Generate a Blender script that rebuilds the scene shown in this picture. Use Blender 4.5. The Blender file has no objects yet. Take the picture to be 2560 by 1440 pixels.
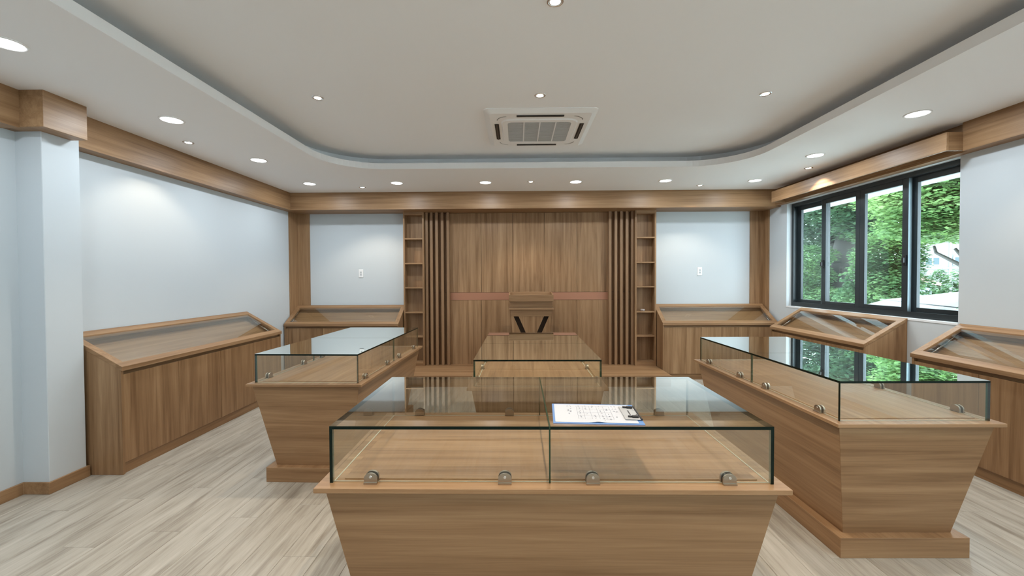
import bpy, bmesh, math, random
from mathutils import Vector, Matrix
random.seed(7)
S = bpy.context.scene
C = S.collection
PI = math.pi

# ---------------------------------------------------------------- camera
YAW, PITCH, ROLL, FPX, CY0, EYE = -0.0141, -0.0182, -0.0046, 1040.93, 714.74, 1.55
cam_d = bpy.data.cameras.new('camera')
cam_d.sensor_width = 36.0
cam_d.lens = FPX / 2560.0 * 36.0
cam_d.shift_y = (CY0 - 720.0) / 2560.0
cam_d.clip_start = 0.05
cam = bpy.data.objects.new('camera', cam_d)
C.objects.link(cam)
_R = Vector((math.cos(YAW), -math.sin(YAW), 0))
_F = Vector((math.sin(YAW) * math.cos(PITCH), math.cos(YAW) * math.cos(PITCH), math.sin(PITCH)))
_U = _R.cross(_F)
_r = math.cos(ROLL) * _R + math.sin(ROLL) * _U
_u = -math.sin(ROLL) * _R + math.cos(ROLL) * _U
M = Matrix((( _r.x, _u.x, -_F.x, 0), (_r.y, _u.y, -_F.y, 0), (_r.z, _u.z, -_F.z, EYE), (0, 0, 0, 1)))
cam.matrix_world = M
S.camera = cam

# ---------------------------------------------------------------- sky and exposure
W = bpy.data.worlds.new('overcast_sky'); S.world = W; W.use_nodes = True
bg = W.node_tree.nodes['Background']
bg.inputs[0].default_value = (0.74, 0.88, 1.0, 1)
bg.inputs[1].default_value = 12.5
S.view_settings.view_transform = 'Standard'
S.view_settings.look = 'None'
S.view_settings.gamma = 1.0
S.view_settings.use_curve_mapping = False
S.view_settings.exposure = 0.41
BIG_W, BIG_COL = 7.2, (0.80, 0.91, 1.0)        # large downlights
SPOT_W, SPOT_COL = 30.0, (1.0, 0.85, 0.68)     # small warm spots

# ---------------------------------------------------------------- helpers
def tag(o, label=None, cat=None, group=None, kind=None):
    if label: o['label'] = label
    if cat: o['category'] = cat
    if group: o['group'] = group
    if kind: o['kind'] = kind
    return o

def thing(name, label, cat, loc=(0, 0, 0), rz=0.0, group=None):
    o = bpy.data.objects.new(name, None); C.objects.link(o)
    o.location = loc; o.rotation_euler = (0, 0, rz); o.empty_display_size = 0.1
    return tag(o, label, cat, group)

def link(name, me, mats, parent=None, smooth=False):
    if not isinstance(mats, (list, tuple)): mats = [mats]
    if not me.materials:
        for m in mats: me.materials.append(m)
    if smooth:
        for p in me.polygons: p.use_smooth = True
    o = bpy.data.objects.new(name, me); C.objects.link(o)
    if parent is not None: o.parent = parent
    return o

def mesh(name, vs, fs, mats, parent=None, idx=None, smooth=False):
    me = bpy.data.meshes.new(name); me.from_pydata(vs, [], fs); me.update()
    o = link(name, me, mats, parent, smooth)
    if idx:
        for p, i in zip(me.polygons, idx): p.material_index = i
    return o

def from_bm(name, bm, mats, parent=None, smooth=False):
    bmesh.ops.recalc_face_normals(bm, faces=bm.faces[:])
    me = bpy.data.meshes.new(name); bm.to_mesh(me); bm.free()
    return link(name, me, mats, parent, smooth)

BF = [(0, 3, 2, 1), (4, 5, 6, 7), (0, 1, 5, 4), (1, 2, 6, 5), (2, 3, 7, 6), (3, 0, 4, 7)]
def bm_hexa(bm, p, mi=0):
    v = [bm.verts.new(q) for q in p]
    fs = []
    for f in BF:
        fc = bm.faces.new([v[i] for i in f]); fc.material_index = mi; fs.append(fc)
    return v, fs

def bm_box(bm, x0, x1, y0, y1, z0, z1, mi=0):
    return bm_hexa(bm, [(x0, y0, z0), (x1, y0, z0), (x1, y1, z0), (x0, y1, z0), (x0, y0, z1), (x1, y0, z1), (x1, y1, z1), (x0, y1, z1)], mi)

def box(name, x0, x1, y0, y1, z0, z1, mats, parent=None, bevel=0.0):
    bm = bmesh.new(); bm_box(bm, x0, x1, y0, y1, z0, z1)
    if bevel:
        bmesh.ops.bevel(bm, geom=bm.edges[:], offset=bevel, segments=1, affect='EDGES')
    return from_bm(name, bm, mats, parent)

def prism(name, pts, axis, a0, a1, mats, parent=None, bevel=0.0):
    """polygon pts (2D) extruded along axis 'x','y','z' between a0 and a1"""
    bm = bmesh.new(); n = len(pts)
    def P(p, a):
        return {'x': (a, p[0], p[1]), 'y': (p[0], a, p[1]), 'z': (p[0], p[1], a)}[axis]
    A = [bm.verts.new(P(p, a0)) for p in pts]; B = [bm.verts.new(P(p, a1)) for p in pts]
    bm.faces.new(A); bm.faces.new(B[::-1])
    for i in range(n):
        j = (i + 1) % n
        bm.faces.new((A[i], B[i], B[j], A[j]))
    if bevel:
        bmesh.ops.recalc_face_normals(bm, faces=bm.faces[:])
        bmesh.ops.bevel(bm, geom=bm.edges[:], offset=bevel, segments=1, affect='EDGES')
    return from_bm(name, bm, mats, parent)

def bm_lathe(bm, prof, n=32, c=(0, 0, 0), mi=0, close=False):
    rings = []
    for r, z in prof:
        rings.append([bm.verts.new((c[0] + r * math.cos(2 * PI * k / n), c[1] + r * math.sin(2 * PI * k / n), c[2] + z)) for k in range(n)])
    for a, b in zip(rings, rings[1:]):
        for k in range(n):
            f = bm.faces.new((a[k], a[(k + 1) % n], b[(k + 1) % n], b[k])); f.material_index = mi; f.smooth = True
    if close:
        bm.faces.new(rings[-1]).material_index = mi
        bm.faces.new(rings[0][::-1]).material_index = mi

def lathe(name, prof, mats, parent=None, n=32, c=(0, 0, 0), close=False):
    bm = bmesh.new(); bm_lathe(bm, prof, n, c, 0, close)
    return from_bm(name, bm, mats, parent)

def bm_tube(bm, p0, p1, r0, r1=None, n=10):
    r1 = r0 if r1 is None else r1
    p0, p1 = Vector(p0), Vector(p1); d = (p1 - p0).normalized()
    a = d.orthogonal().normalized(); b = d.cross(a)
    A = [bm.verts.new(p0 + r0 * (math.cos(2 * PI * k / n) * a + math.sin(2 * PI * k / n) * b)) for k in range(n)]
    B = [bm.verts.new(p1 + r1 * (math.cos(2 * PI * k / n) * a + math.sin(2 * PI * k / n) * b)) for k in range(n)]
    for k in range(n):
        f = bm.faces.new((A[k], A[(k + 1) % n], B[(k + 1) % n], B[k])); f.smooth = True
    bm.faces.new(A[::-1]); bm.faces.new(B)

def tube(name, p0, p1, r, mats, parent=None, n=10):
    bm = bmesh.new(); bm_tube(bm, p0, p1, r, None, n)
    return from_bm(name, bm, mats, parent)

# ---------------------------------------------------------------- materials
def nt(name):
    m = bpy.data.materials.new(name); m.use_nodes = True
    return m, m.node_tree.nodes, m.node_tree.links, m.node_tree.nodes['Principled BSDF']

def plain(name, col, rough=0.5, metal=0.0, spec=0.5, noise=0.0, nscale=30.0):
    m, N, L, b = nt(name)
    b.inputs['Base Color'].default_value = (*col, 1); b.inputs['Roughness'].default_value = rough
    b.inputs['Metallic'].default_value = metal; b.inputs['Specular IOR Level'].default_value = spec
    if noise:
        tc = N.new('ShaderNodeTexCoord'); n = N.new('ShaderNodeTexNoise'); n.inputs['Scale'].default_value = nscale; n.inputs['Detail'].default_value = 5
        bp = N.new('ShaderNodeBump'); bp.inputs['Strength'].default_value = noise; bp.inputs['Distance'].default_value = 0.002
        L.new(tc.outputs['Object'], n.inputs['Vector']); L.new(n.outputs['Fac'], bp.inputs['Height']); L.new(bp.outputs['Normal'], b.inputs['Normal'])
    return m

def wood(name, axis, dark, mid, light, rough=0.42, along=0.9, across=22.0, contrast=1.0, spec=0.35, planks=None):
    """veneer: streaks stretched along the axis, broad bands and fine pores"""
    m, N, L, b = nt(name)
    tc = N.new('ShaderNodeTexCoord'); oi = N.new('ShaderNodeObjectInfo')
    add = N.new('ShaderNodeVectorMath'); add.operation = 'ADD'
    mul = N.new('ShaderNodeVectorMath'); mul.operation = 'SCALE'; mul.inputs[0].default_value = (13.7, 7.9, 21.3)
    L.new(oi.outputs['Random'], mul.inputs['Scale'])
    L.new(tc.outputs['Object'], add.inputs[0]); L.new(mul.outputs[0], add.inputs[1])
    def streak(al, ac, det, rgh, dist):
        mp = N.new('ShaderNodeMapping'); s = [ac, ac, ac]; s['xyz'.index(axis)] = al
        mp.inputs['Scale'].default_value = s
        n = N.new('ShaderNodeTexNoise'); n.inputs['Scale'].default_value = 1.0; n.inputs['Detail'].default_value = det
        n.inputs['Roughness'].default_value = rgh; n.inputs['Distortion'].default_value = dist
        L.new(add.outputs[0], mp.inputs['Vector']); L.new(mp.outputs[0], n.inputs['Vector'])
        return n
    a = streak(along, across, 5, 0.62, 0.6)
    c = streak(along * 0.55, across * 0.28, 3, 0.5, 0.9)
    d = streak(along * 5, across * 7, 2, 0.6, 0.0)
    def math_(op, i0, i1):
        k = N.new('ShaderNodeMath'); k.operation = op
        for j, i in enumerate((i0, i1)):
            if isinstance(i, (int, float)): k.inputs[j].default_value = i
            else: L.new(i, k.inputs[j])
        return k.outputs[0]
    v = math_('ADD', math_('MULTIPLY', a.outputs['Fac'], 0.5), math_('MULTIPLY', c.outputs['Fac'], 0.38))
    v = math_('ADD', v, math_('MULTIPLY', d.outputs['Fac'], 0.12))
    r = N.new('ShaderNodeValToRGB'); e = r.color_ramp.elements
    w = 0.19 / contrast
    e[0].position = 0.5 - w; e[0].color = (*dark, 1); e[1].position = 0.5 + w; e[1].color = (*light, 1)
    k = e.new(0.5); k.color = (*mid, 1)
    L.new(v, r.inputs['Fac'])
    out = r.outputs['Color']
    if planks:
        hsv = N.new('ShaderNodeHueSaturation'); mr = N.new('ShaderNodeMapRange')
        mr.inputs['To Min'].default_value = 1 - planks; mr.inputs['To Max'].default_value = 1 + planks
        L.new(oi.outputs['Random'], mr.inputs['Value']); L.new(mr.outputs[0], hsv.inputs['Value']); L.new(out, hsv.inputs['Color'])
        out = hsv.outputs['Color']
    L.new(out, b.inputs['Base Color'])
    bp = N.new('ShaderNodeBump'); bp.inputs['Strength'].default_value = 0.12; bp.inputs['Distance'].default_value = 0.001
    L.new(d.outputs['Fac'], bp.inputs['Height']); L.new(bp.outputs['Normal'], b.inputs['Normal'])
    b.inputs['Roughness'].default_value = rough; b.inputs['Specular IOR Level'].default_value = spec
    return m

WD, WM, WL = (0.172, 0.089, 0.038), (0.290, 0.166, 0.081), (0.395, 0.242, 0.128)
wood_x = wood('oak_veneer_grain_x', 'x', WD, WM, WL, across=30.0, contrast=1.1)
wood_y = wood('oak_veneer_grain_y', 'y', WD, WM, WL, across=30.0, contrast=1.1)
wood_z = wood('oak_veneer_grain_z', 'z', WD, WM, WL, contrast=1.3)
slat_m = wood('slat_veneer', 'z', (0.215, 0.120, 0.060), (0.270, 0.157, 0.082), (0.325, 0.197, 0.108), along=0.5, across=14.0)
band_m = plain('copper_brown_laminate', (0.36, 0.165, 0.095), 0.4, noise=0.03)
floor_m = wood('pale_ash_plank', 'y', (0.222, 0.192, 0.154), (0.372, 0.340, 0.286), (0.470, 0.437, 0.380), rough=0.38, along=2.1, across=34.0, contrast=1.25, spec=0.4, planks=0.03)
wall_m = plain('cool_white_wall_paint', (0.555, 0.592, 0.610), 0.75, noise=0.04, nscale=160)
ceil_m = plain('matt_white_ceiling_paint', (0.88, 0.88, 0.88), 0.85, noise=0.04, nscale=140)
alu_m = plain('anthracite_aluminium', (0.018, 0.026, 0.030), 0.35, metal=0.0, spec=0.5)
alu_lit = plain('painted_lit_aluminium', (0.20, 0.26, 0.29), 0.4, metal=0.3)  # frame aluminium with daylight painted in as a paler, bluish colour
steel_m = plain('satin_nickel', (0.46, 0.41, 0.34), 0.30, metal=1.0)
bead_m = plain('clear_sealant', (0.50, 0.49, 0.40), 0.35)
seam_m = plain('green_glass_joint', (0.020, 0.045, 0.022), 0.2)
chrome_m = plain('bright_chrome', (0.8, 0.8, 0.8), 0.12, metal=1.0)
white_pl = plain('white_plastic', (0.80, 0.80, 0.80), 0.4)
grey_pl = plain('grey_plastic', (0.33, 0.34, 0.35), 0.5)
black_pl = plain('black_plastic', (0.012, 0.012, 0.013), 0.45)
paper_m = plain('white_paper', (0.50, 0.53, 0.58), 0.75, spec=0.2)
blue_m = plain('blue_board', (0.10, 0.22, 0.48), 0.45)
ink_m = plain('pale_ink', (0.17, 0.18, 0.23), 0.7)
trim_w = plain('white_enamel', (0.86, 0.86, 0.85), 0.35)

def glass_mat(name, tint, gain, ior=1.5, rough=0.0):
    """clear sheet: mirror reflection by Fresnel, the rest passes through with a light tint"""
    m, N, L, b = nt(name); N.remove(b)
    out = N['Material Output']
    fr = N.new('ShaderNodeFresnel'); fr.inputs['IOR'].default_value = ior
    mu = N.new('ShaderNodeMath'); mu.operation = 'MULTIPLY'; mu.inputs[1].default_value = gain; mu.use_clamp = True
    tr = N.new('ShaderNodeBsdfTransparent'); tr.inputs[0].default_value = (*tint, 1)
    tr2 = N.new('ShaderNodeBsdfTransparent')
    gl = N.new('ShaderNodeBsdfGlossy'); gl.inputs['Roughness'].default_value = rough; gl.inputs[0].default_value = (0.95, 1.0, 0.99, 1)
    mx = N.new('ShaderNodeMixShader'); mb = N.new('ShaderNodeMixShader'); ge = N.new('ShaderNodeNewGeometry')
    L.new(fr.outputs[0], mu.inputs[0]); L.new(mu.outputs[0], mx.inputs[0]); L.new(tr.outputs[0], mx.inputs[1]); L.new(gl.outputs[0], mx.inputs[2])
    L.new(ge.outputs['Backfacing'], mb.inputs[0]); L.new(mx.outputs[0], mb.inputs[1]); L.new(tr2.outputs[0], mb.inputs[2])
    L.new(mb.outputs[0], out.inputs[0])
    return m
glass_m = glass_mat('clear_float_glass', (0.93, 0.955, 0.925), 2.6)
lid_glass = glass_mat('clear_lid_glass', (0.90, 0.92, 0.90), 1.6)
win_glass = glass_mat('window_glass', (0.84, 0.92, 0.90), 1.5)
edge_m = plain('dark_green_glass_edge', (0.002, 0.009, 0.006), 0.25, spec=0.25)
edge_l = plain('green_glass_edge', (0.030, 0.085, 0.055), 0.15, spec=0.6)

def emit(name, col, s):
    m, N, L, b = nt(name)
    b.inputs['Base Color'].default_value = (1, 1, 1, 1)
    b.inputs['Emission Color'].default_value = (*col, 1); b.inputs['Emission Strength'].default_value = s
    return m
lens_m = emit('lit_led_lens', (0.95, 0.98, 1.0), 9.0)
bulb_m = emit('lit_warm_lamp', (1.0, 0.93, 0.80), 10.0)

# ---------------------------------------------------------------- room shell
XL, XR, YB, YN, ZC, ZU = -3.60, 3.958, 6.76, -2.3, 2.871, 3.05
WIN_Y0, WIN_Y1, WIN_Z0, WIN_Z1 = 3.795, 6.192, 1.128, 2.618
W2_Y0, W2_Y1 = -1.75, 0.65  # opening for the added window behind the viewer

floor = box('floor', XL - 0.2, XR + 0.2, YN - 0.2, YB + 0.2, -0.12, -0.008, plain('floor_screed', (0.16, 0.14, 0.12), 0.9))
tag(floor, 'pale ash plank floor running towards the panelled end wall', None, None, 'structure')
# planks: 0.19 m wide boards with tiny bevelled joints
PW, PL = 0.19, 1.22
def plank_mesh(x0, x1, y0, y1):
    bm = bmesh.new(); g = 0.0007; b_ = 0.0012
    x0 += g; x1 -= g; y0 += g; y1 -= g
    top = [(x0 + b_, y0 + b_), (x1 - b_, y0 + b_), (x1 - b_, y1 - b_), (x0 + b_, y1 - b_)]
    mid = [(x0, y0), (x1, y0), (x1, y1), (x0, y1)]
    T = [bm.verts.new((*p, 0.0)) for p in top]; Mi = [bm.verts.new((*p, -0.0012)) for p in mid]; B = [bm.verts.new((*p, -0.009)) for p in mid]
    bm.faces.new(T)
    for i in range(4):
        j = (i + 1) % 4
        bm.faces.new((Mi[i], Mi[j], T[j], T[i])); bm.faces.new((B[i], B[j], Mi[j], Mi[i]))
    bm.faces.new(B[::-1])
    return bm
far_bm = bmesh.new(); plank_meshes = {}
nrow = int(math.ceil((XR - XL) / PW))
cnt = 0
for i in range(nrow):
    x0 = XL + i * PW; x1 = min(x0 + PW, XR)
    off = (i * 0.437) % 1.0 * PL
    y = YN - off
    while y < YB:
        ya, yb = max(y, YN), min(y + PL, YB); y += PL
        if yb - ya < 0.02: continue
        if yb > 0.9 and cnt < 298:
            bm = plank_mesh(-(x1 - x0) / 2, (x1 - x0) / 2, -(yb - ya) / 2, (yb - ya) / 2)
            key = (round(x1 - x0, 3), round(yb - ya, 3))
            if key in plank_meshes:
                bm.free(); o = bpy.data.objects.new('plank', plank_meshes[key]); C.objects.link(o); o.parent = floor
            else:
                o = from_bm('plank', bm, floor_m, floor); plank_meshes[key] = o.data
            o.location = ((x0 + x1) / 2, (ya + yb) / 2, 0)
            cnt += 1
        else:
            b2 = plank_mesh(x0, x1, ya, yb); me = bpy.data.meshes.new('tmp'); b2.to_mesh(me); b2.free(); far_bm.from_mesh(me); bpy.data.meshes.remove(me)
o = from_bm('plank', far_bm, floor_m, floor); o['kind'] = 'stuff'

# walls
tag(box('wall_left', XL - 0.15, XL, YN, YB + 0.15, 0, 3.25, wall_m), 'smooth cool white wall behind the long display cabinet', None, None, 'structure')
bm = bmesh.new()
for y0, y1, z0, z1 in ((YN, W2_Y0, 0, 3.25), (W2_Y1, WIN_Y0, 0, 3.25), (W2_Y0, W2_Y1, 0, WIN_Z0), (W2_Y0, W2_Y1, WIN_Z1, 3.25), (WIN_Y1, YB + 0.15, 0, 3.25), (WIN_Y0, WIN_Y1, 0, WIN_Z0), (WIN_Y0, WIN_Y1, WIN_Z1, 3.25)):
    bm_box(bm, XR, XR + 0.2, y0, y1, z0, z1)
tag(from_bm('wall_right', bm, wall_m), 'cool white wall around the sliding window', None, None, 'structure')
tag(box('wall_back', XL - 0.15, XR + 0.2, YB, YB + 0.15, 0, 3.25, wall_m), 'white end wall behind the wood panelling', None, None, 'structure')
tag(box('wall_front', XL - 0.15, XR + 0.2, YN - 0.15, YN, 0, 3.25, wall_m), 'plain white wall behind the viewer', None, None, 'structure')

# ceiling with a raised tray whose corners are rounded
def rrect(x0, x1, y0, y1, r, n=14):
    out = []
    for cx, cy, a in ((x1 - r, y1 - r, 0), (x0 + r, y1 - r, 90), (x0 + r, y0 + r, 180), (x1 - r, y0 + r, 270)):
        for k in range(n + 1):
            t = math.radians(a + 90 * k / n); out.append((cx + r * math.cos(t), cy + r * math.sin(t)))
    return out
TX0, TX1, TY0, TY1, TR = -2.205, 2.635, -1.35, 5.017, 0.62
inner = rrect(TX0, TX1, TY0, TY1, TR)
cove = rrect(TX0 - 0.22, TX1 + 0.22, TY0 - 0.22, TY1 + 0.22, TR + 0.22)
n = len(inner)
def to_rect(p, x0, x1, y0, y1):
    cx, cy = (TX0 + TX1) / 2, (TY0 + TY1) / 2
    dx, dy = p[0] - cx, p[1] - cy
    t = 1e9
    if dx > 1e-6: t = min(t, (x1 - cx) / dx)
    if dx < -1e-6: t = min(t, (x0 - cx) / dx)
    if dy > 1e-6: t = min(t, (y1 - cy) / dy)
    if dy < -1e-6: t = min(t, (y0 - cy) / dy)
    return (cx + dx * t, cy + dy * t)
bm = bmesh.new()
ZL = 2.941
def ring(pts, z): return [bm.verts.new((p[0], p[1], z)) for p in pts]
def bridge(A, B):
    for k in range(len(A)):
        j = (k + 1) % len(A); bm.faces.new((A[k], A[j], B[j], B[k]))
outer = [to_rect(p, XL - 0.1, XR + 0.1, YN - 0.1, YB + 0.1) for p in inner]
r0 = ring(outer, ZC); r1 = ring(inner, ZC); r2 = ring(inner, ZL); r3 = ring(cove, ZL); r4 = ring(cove, ZU)
bridge(r0, r1); bridge(r1, r2); bridge(r2, r3); bridge(r3, r4)
bm.faces.new(r4)
# corners of the flat rim, closed off to the walls
for sx, sy in ((1, 1), (-1, 1), (-1, -1), (1, -1)):
    cx = XR + 0.1 if sx > 0 else XL - 0.1; cy = YB + 0.1 if sy > 0 else YN - 0.1
    onx = [p for p in outer if abs(p[0] - cx) < 1e-6]; ony = [p for p in outer if abs(p[1] - cy) < 1e-6]
    if onx and ony:
        pa = max(onx, key=lambda p: sy * p[1]); pb = max(ony, key=lambda p: sx * p[0])
        bm.faces.new([bm.verts.new((*pa, ZC)), bm.verts.new((*pb, ZC)), bm.verts.new((cx, cy, ZC))])
bmesh.ops.remove_doubles(bm, verts=bm.verts[:], dist=1e-5)
tag(from_bm('ceiling', bm, ceil_m), 'white plaster ceiling with a raised tray and rounded corners', None, None, 'structure')
tag(box('ceiling_slab', XL - 0.15, XR + 0.2, YN - 0.15, YB + 0.15, 3.2, 3.35, ceil_m), 'roof slab above the ceiling', None, None, 'structure')

# left pilaster, skirting, cornices
PX, PY0, PY1 = -3.409, 2.952, 3.212
tag(box('trim_1', XL - 0.02, PX, PY0, PY1, 0, ZC + 0.01, wall_m, bevel=0.003), 'white pilaster standing out from the left wall', None, None, 'structure')
bb = 0.015
pts = [(XL - .01, -2.28), (XL + bb, -2.28), (XL + bb, PY0 - bb), (PX + bb, PY0 - bb), (PX + bb, PY1 + bb), (XL + bb, PY1 + bb), (XL - .01, PY1 + bb)]
tag(prism('baseboard_left', pts, 'z', 0.0, 0.086, wood_y, bevel=0.002), 'brown wood skirting following the wall and pilaster', None, None, 'structure')
ZK = 2.609
tag(box('trim_2', XL - 0.01, -3.470, 3.155, 6.335, ZK, ZC + 0.01, wood_y), 'brown wood cornice along the top of the left wall', None, None, 'structure')
tag(box('trim_3', XL - 0.01, -3.282, 2.860, 3.155, ZK + 0.008, ZC + 0.01, [wood_y], bevel=0.002), 'boxed wood cornice around the pilaster head', None, None, 'structure')
tag(box('trim_4', XL - 0.01, -3.452, YN, 2.860, ZK, ZC + 0.01, wood_y), 'wood cornice on the left wall before the pilaster', None, None, 'structure')
tag(box('trim_5', XL - 0.01, XR + 0.01, 6.335, YB + 0.01, ZK, ZC + 0.01, wood_x), 'deep wood cornice across the top of the end wall', None, None, 'structure')
tag(box('trim_6', 3.832, XR + 0.01, YN, 3.66, ZK + 0.018, ZC + 0.01, wood_y), 'wood cornice on the right wall beside the window', None, None, 'structure')
tag(box('trim_7', 3.880, XR + 0.01, 3.66, 6.335, ZK + 0.018, ZC + 0.01, wood_y), 'wood board above the window behind the curtain box', None, None, 'structure')
tag(box('baseboard_right', XR - 0.015, XR + 0.01, YN, YB, 0, 0.086, wood_y), 'brown wood skirting along the right wall', None, None, 'structure')

# wood boards framing the white panels of the end wall
tag(box('trim_8', XL - 0.005, XL + 0.014, 6.505, YB, 0, ZK, wood_z), 'narrow wood board closing the left wall at the corner', None, None, 'structure')
tag(box('trim_9', XL, -3.388, YB - 0.018, YB + 0.01, 0, ZK, wood_z), 'upright wood board left of the white panel', None, None, 'structure')
tag(box('trim_10', 3.729, XR, YB - 0.018, YB + 0.01, 0, ZK, wood_z), 'upright wood board right of the white panel', None, None, 'structure')
tag(box('trim_11', XR - 0.022, XR + 0.005, 6.61, YB, 0, ZK, wood_z), 'narrow wood board closing the right wall at the corner', None, None, 'structure')

# curtain box over the window
t = thing('curtain_box', 'long shallow wooden curtain box above the window', 'pelmet', (3.70, 4.9, 2.632))
box('front_board', -0.01, 0.012, -1.245, 1.225, 0, 0.158, wood_y, t, bevel=0.0015)
box('end_board', 0.012, 0.20, -1.245, -1.225, 0, 0.158, wood_x, t)
box('end_board', 0.012, 0.20, 1.205, 1.225, 0, 0.158, wood_x, t)
box('back_board', 0.165, 0.182, -1.225, 1.205, 0.02, 0.158, wood_y, t)
box('top_board', 0.012, 0.165, -1.225, 1.205, 0.140, 0.158, wood_y, t)

# ---------------------------------------------------------------- panelled end wall
t = thing('wall_panelling', 'oak veneer panelling with a copper brown rail behind the lectern', 'wall panel', (0, YB, 0.16))
seams = [-1.095, -0.592, -0.079, 0.437, 0.955, 1.455]
box('backing', -1.50, 1.86, -0.006, 0.0, 0, ZK - 0.16, plain('seam_shadow_backing', (0.05, 0.03, 0.02), 0.8), t)
for a, b in zip(seams, seams[1:]):
    a2 = -1.49 if a == seams[0] else a; b2 = 1.85 if b == seams[-1] else b
    box('panel', a2 + 0.0025, b2 - 0.0025, -0.024, -0.006, 1.166, ZK - 0.163, wood_z, t, bevel=0.001)
    box('panel', a2 + 0.0025, b2 - 0.0025, -0.024, -0.006, 0.0, 1.037, wood_z, t, bevel=0.001)
for xa_, xb_ in ((-1.4875, -1.0975), (1.4575, 1.8475)):
    box('panel', xa_, xb_, -0.024, -0.006, 1.041, 1.162, wood_z, t, bevel=0.001)
box('rail', -1.095, 1.455, -0.024, -0.006, 1.041, 1.162, band_m, t, bevel=0.001)

def slat_screen(x_centres, label, x_base):
    t = thing('slat_screen', label, 'slat screen', (x_base, YB - 0.024, 0.16), 0, 'slat screens on the panelled wall')
    for x in x_centres:
        box('slat', x - x_base - 0.021, x - x_base + 0.021, -0.085, 0.0, 0, ZK - 0.161, slat_m, t, bevel=0.0015)
slat_screen([-1.458, -1.382, -1.297, -1.207, -1.117], 'five upright wooden slats beside the left shelf tower', -1.29)
slat_screen([1.470, 1.562, 1.650, 1.738, 1.824], 'five upright wooden slats beside the right shelf tower', 1.65)

def shelf_tower(x0, x1, label):
    w = x1 - x0; yf, d = 6.585, 0.165
    t = thing('shelf_tower', label, 'shelf', (x0, yf, 0.16), 0, 'shelf towers flanking the panelled wall')
    s = 0.024
    box('side_panel', 0, s, 0, d, 0, 2.448, wood_z, t, bevel=0.001)
    box('side_panel', w - s, w, 0, d, 0, 2.448, wood_z, t, bevel=0.001)
    box('back_panel', s, w - s, d - 0.012, d, 0, 2.448, wood_z, t)
    box('top_board', s, w - s, 0.002, d - 0.012, 2.40, 2.448, wood_x, t)
    box('base_board', s, w - s, 0.002, d - 0.012, 0, 0.068, wood_x, t)
    for z in (2.182, 1.79, 1.405, 1.01, 0.625):
        box('shelf_board', s, w - s, 0.004, d - 0.012, z - 0.16 - 0.009, z - 0.16 + 0.011, wood_x, t, bevel=0.001)
shelf_tower(-1.815, -1.488, 'tall narrow open shelf tower left of the panelling')
shelf_tower(1.848, 2.178, 'tall narrow open shelf tower right of the panelling')

# platform
t = thing('platform', 'low wooden platform in front of the panelled wall', 'platform', (0.18, 6.34, 0))
box('deck', -2.005, 1.995, -0.425, 0.415, 0.13, 0.16, wood_x, t, bevel=0.002)
box('riser', -2.0, 1.99, -0.42, -0.40, 0.0, 0.13, wood_x, t)
box('side_board', -2.0, -1.98, -0.40, 0.415, 0.0, 0.13, wood_y, t)
box('side_board', 1.97, 1.99, -0.40, 0.415, 0.0, 0.13, wood_y, t)

# small roll left on the right shelf tower
t = thing('tape_roll', 'small roll left on a shelf of the right tower', 'tape', (1.985, 6.655, 1.0212))
lathe('roll', [(0.020, 0), (0.036, 0), (0.036, 0.030), (0.020, 0.030), (0.020, 0)], plain('dull_tape', (0.40, 0.34, 0.31), 0.6), t, 24)
lathe('core', [(0.018, 0.001), (0.0199, 0.001), (0.0199, 0.029), (0.018, 0.029), (0.018, 0.001)], plain('card_core', (0.28, 0.19, 0.12), 0.8), t, 24)

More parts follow.
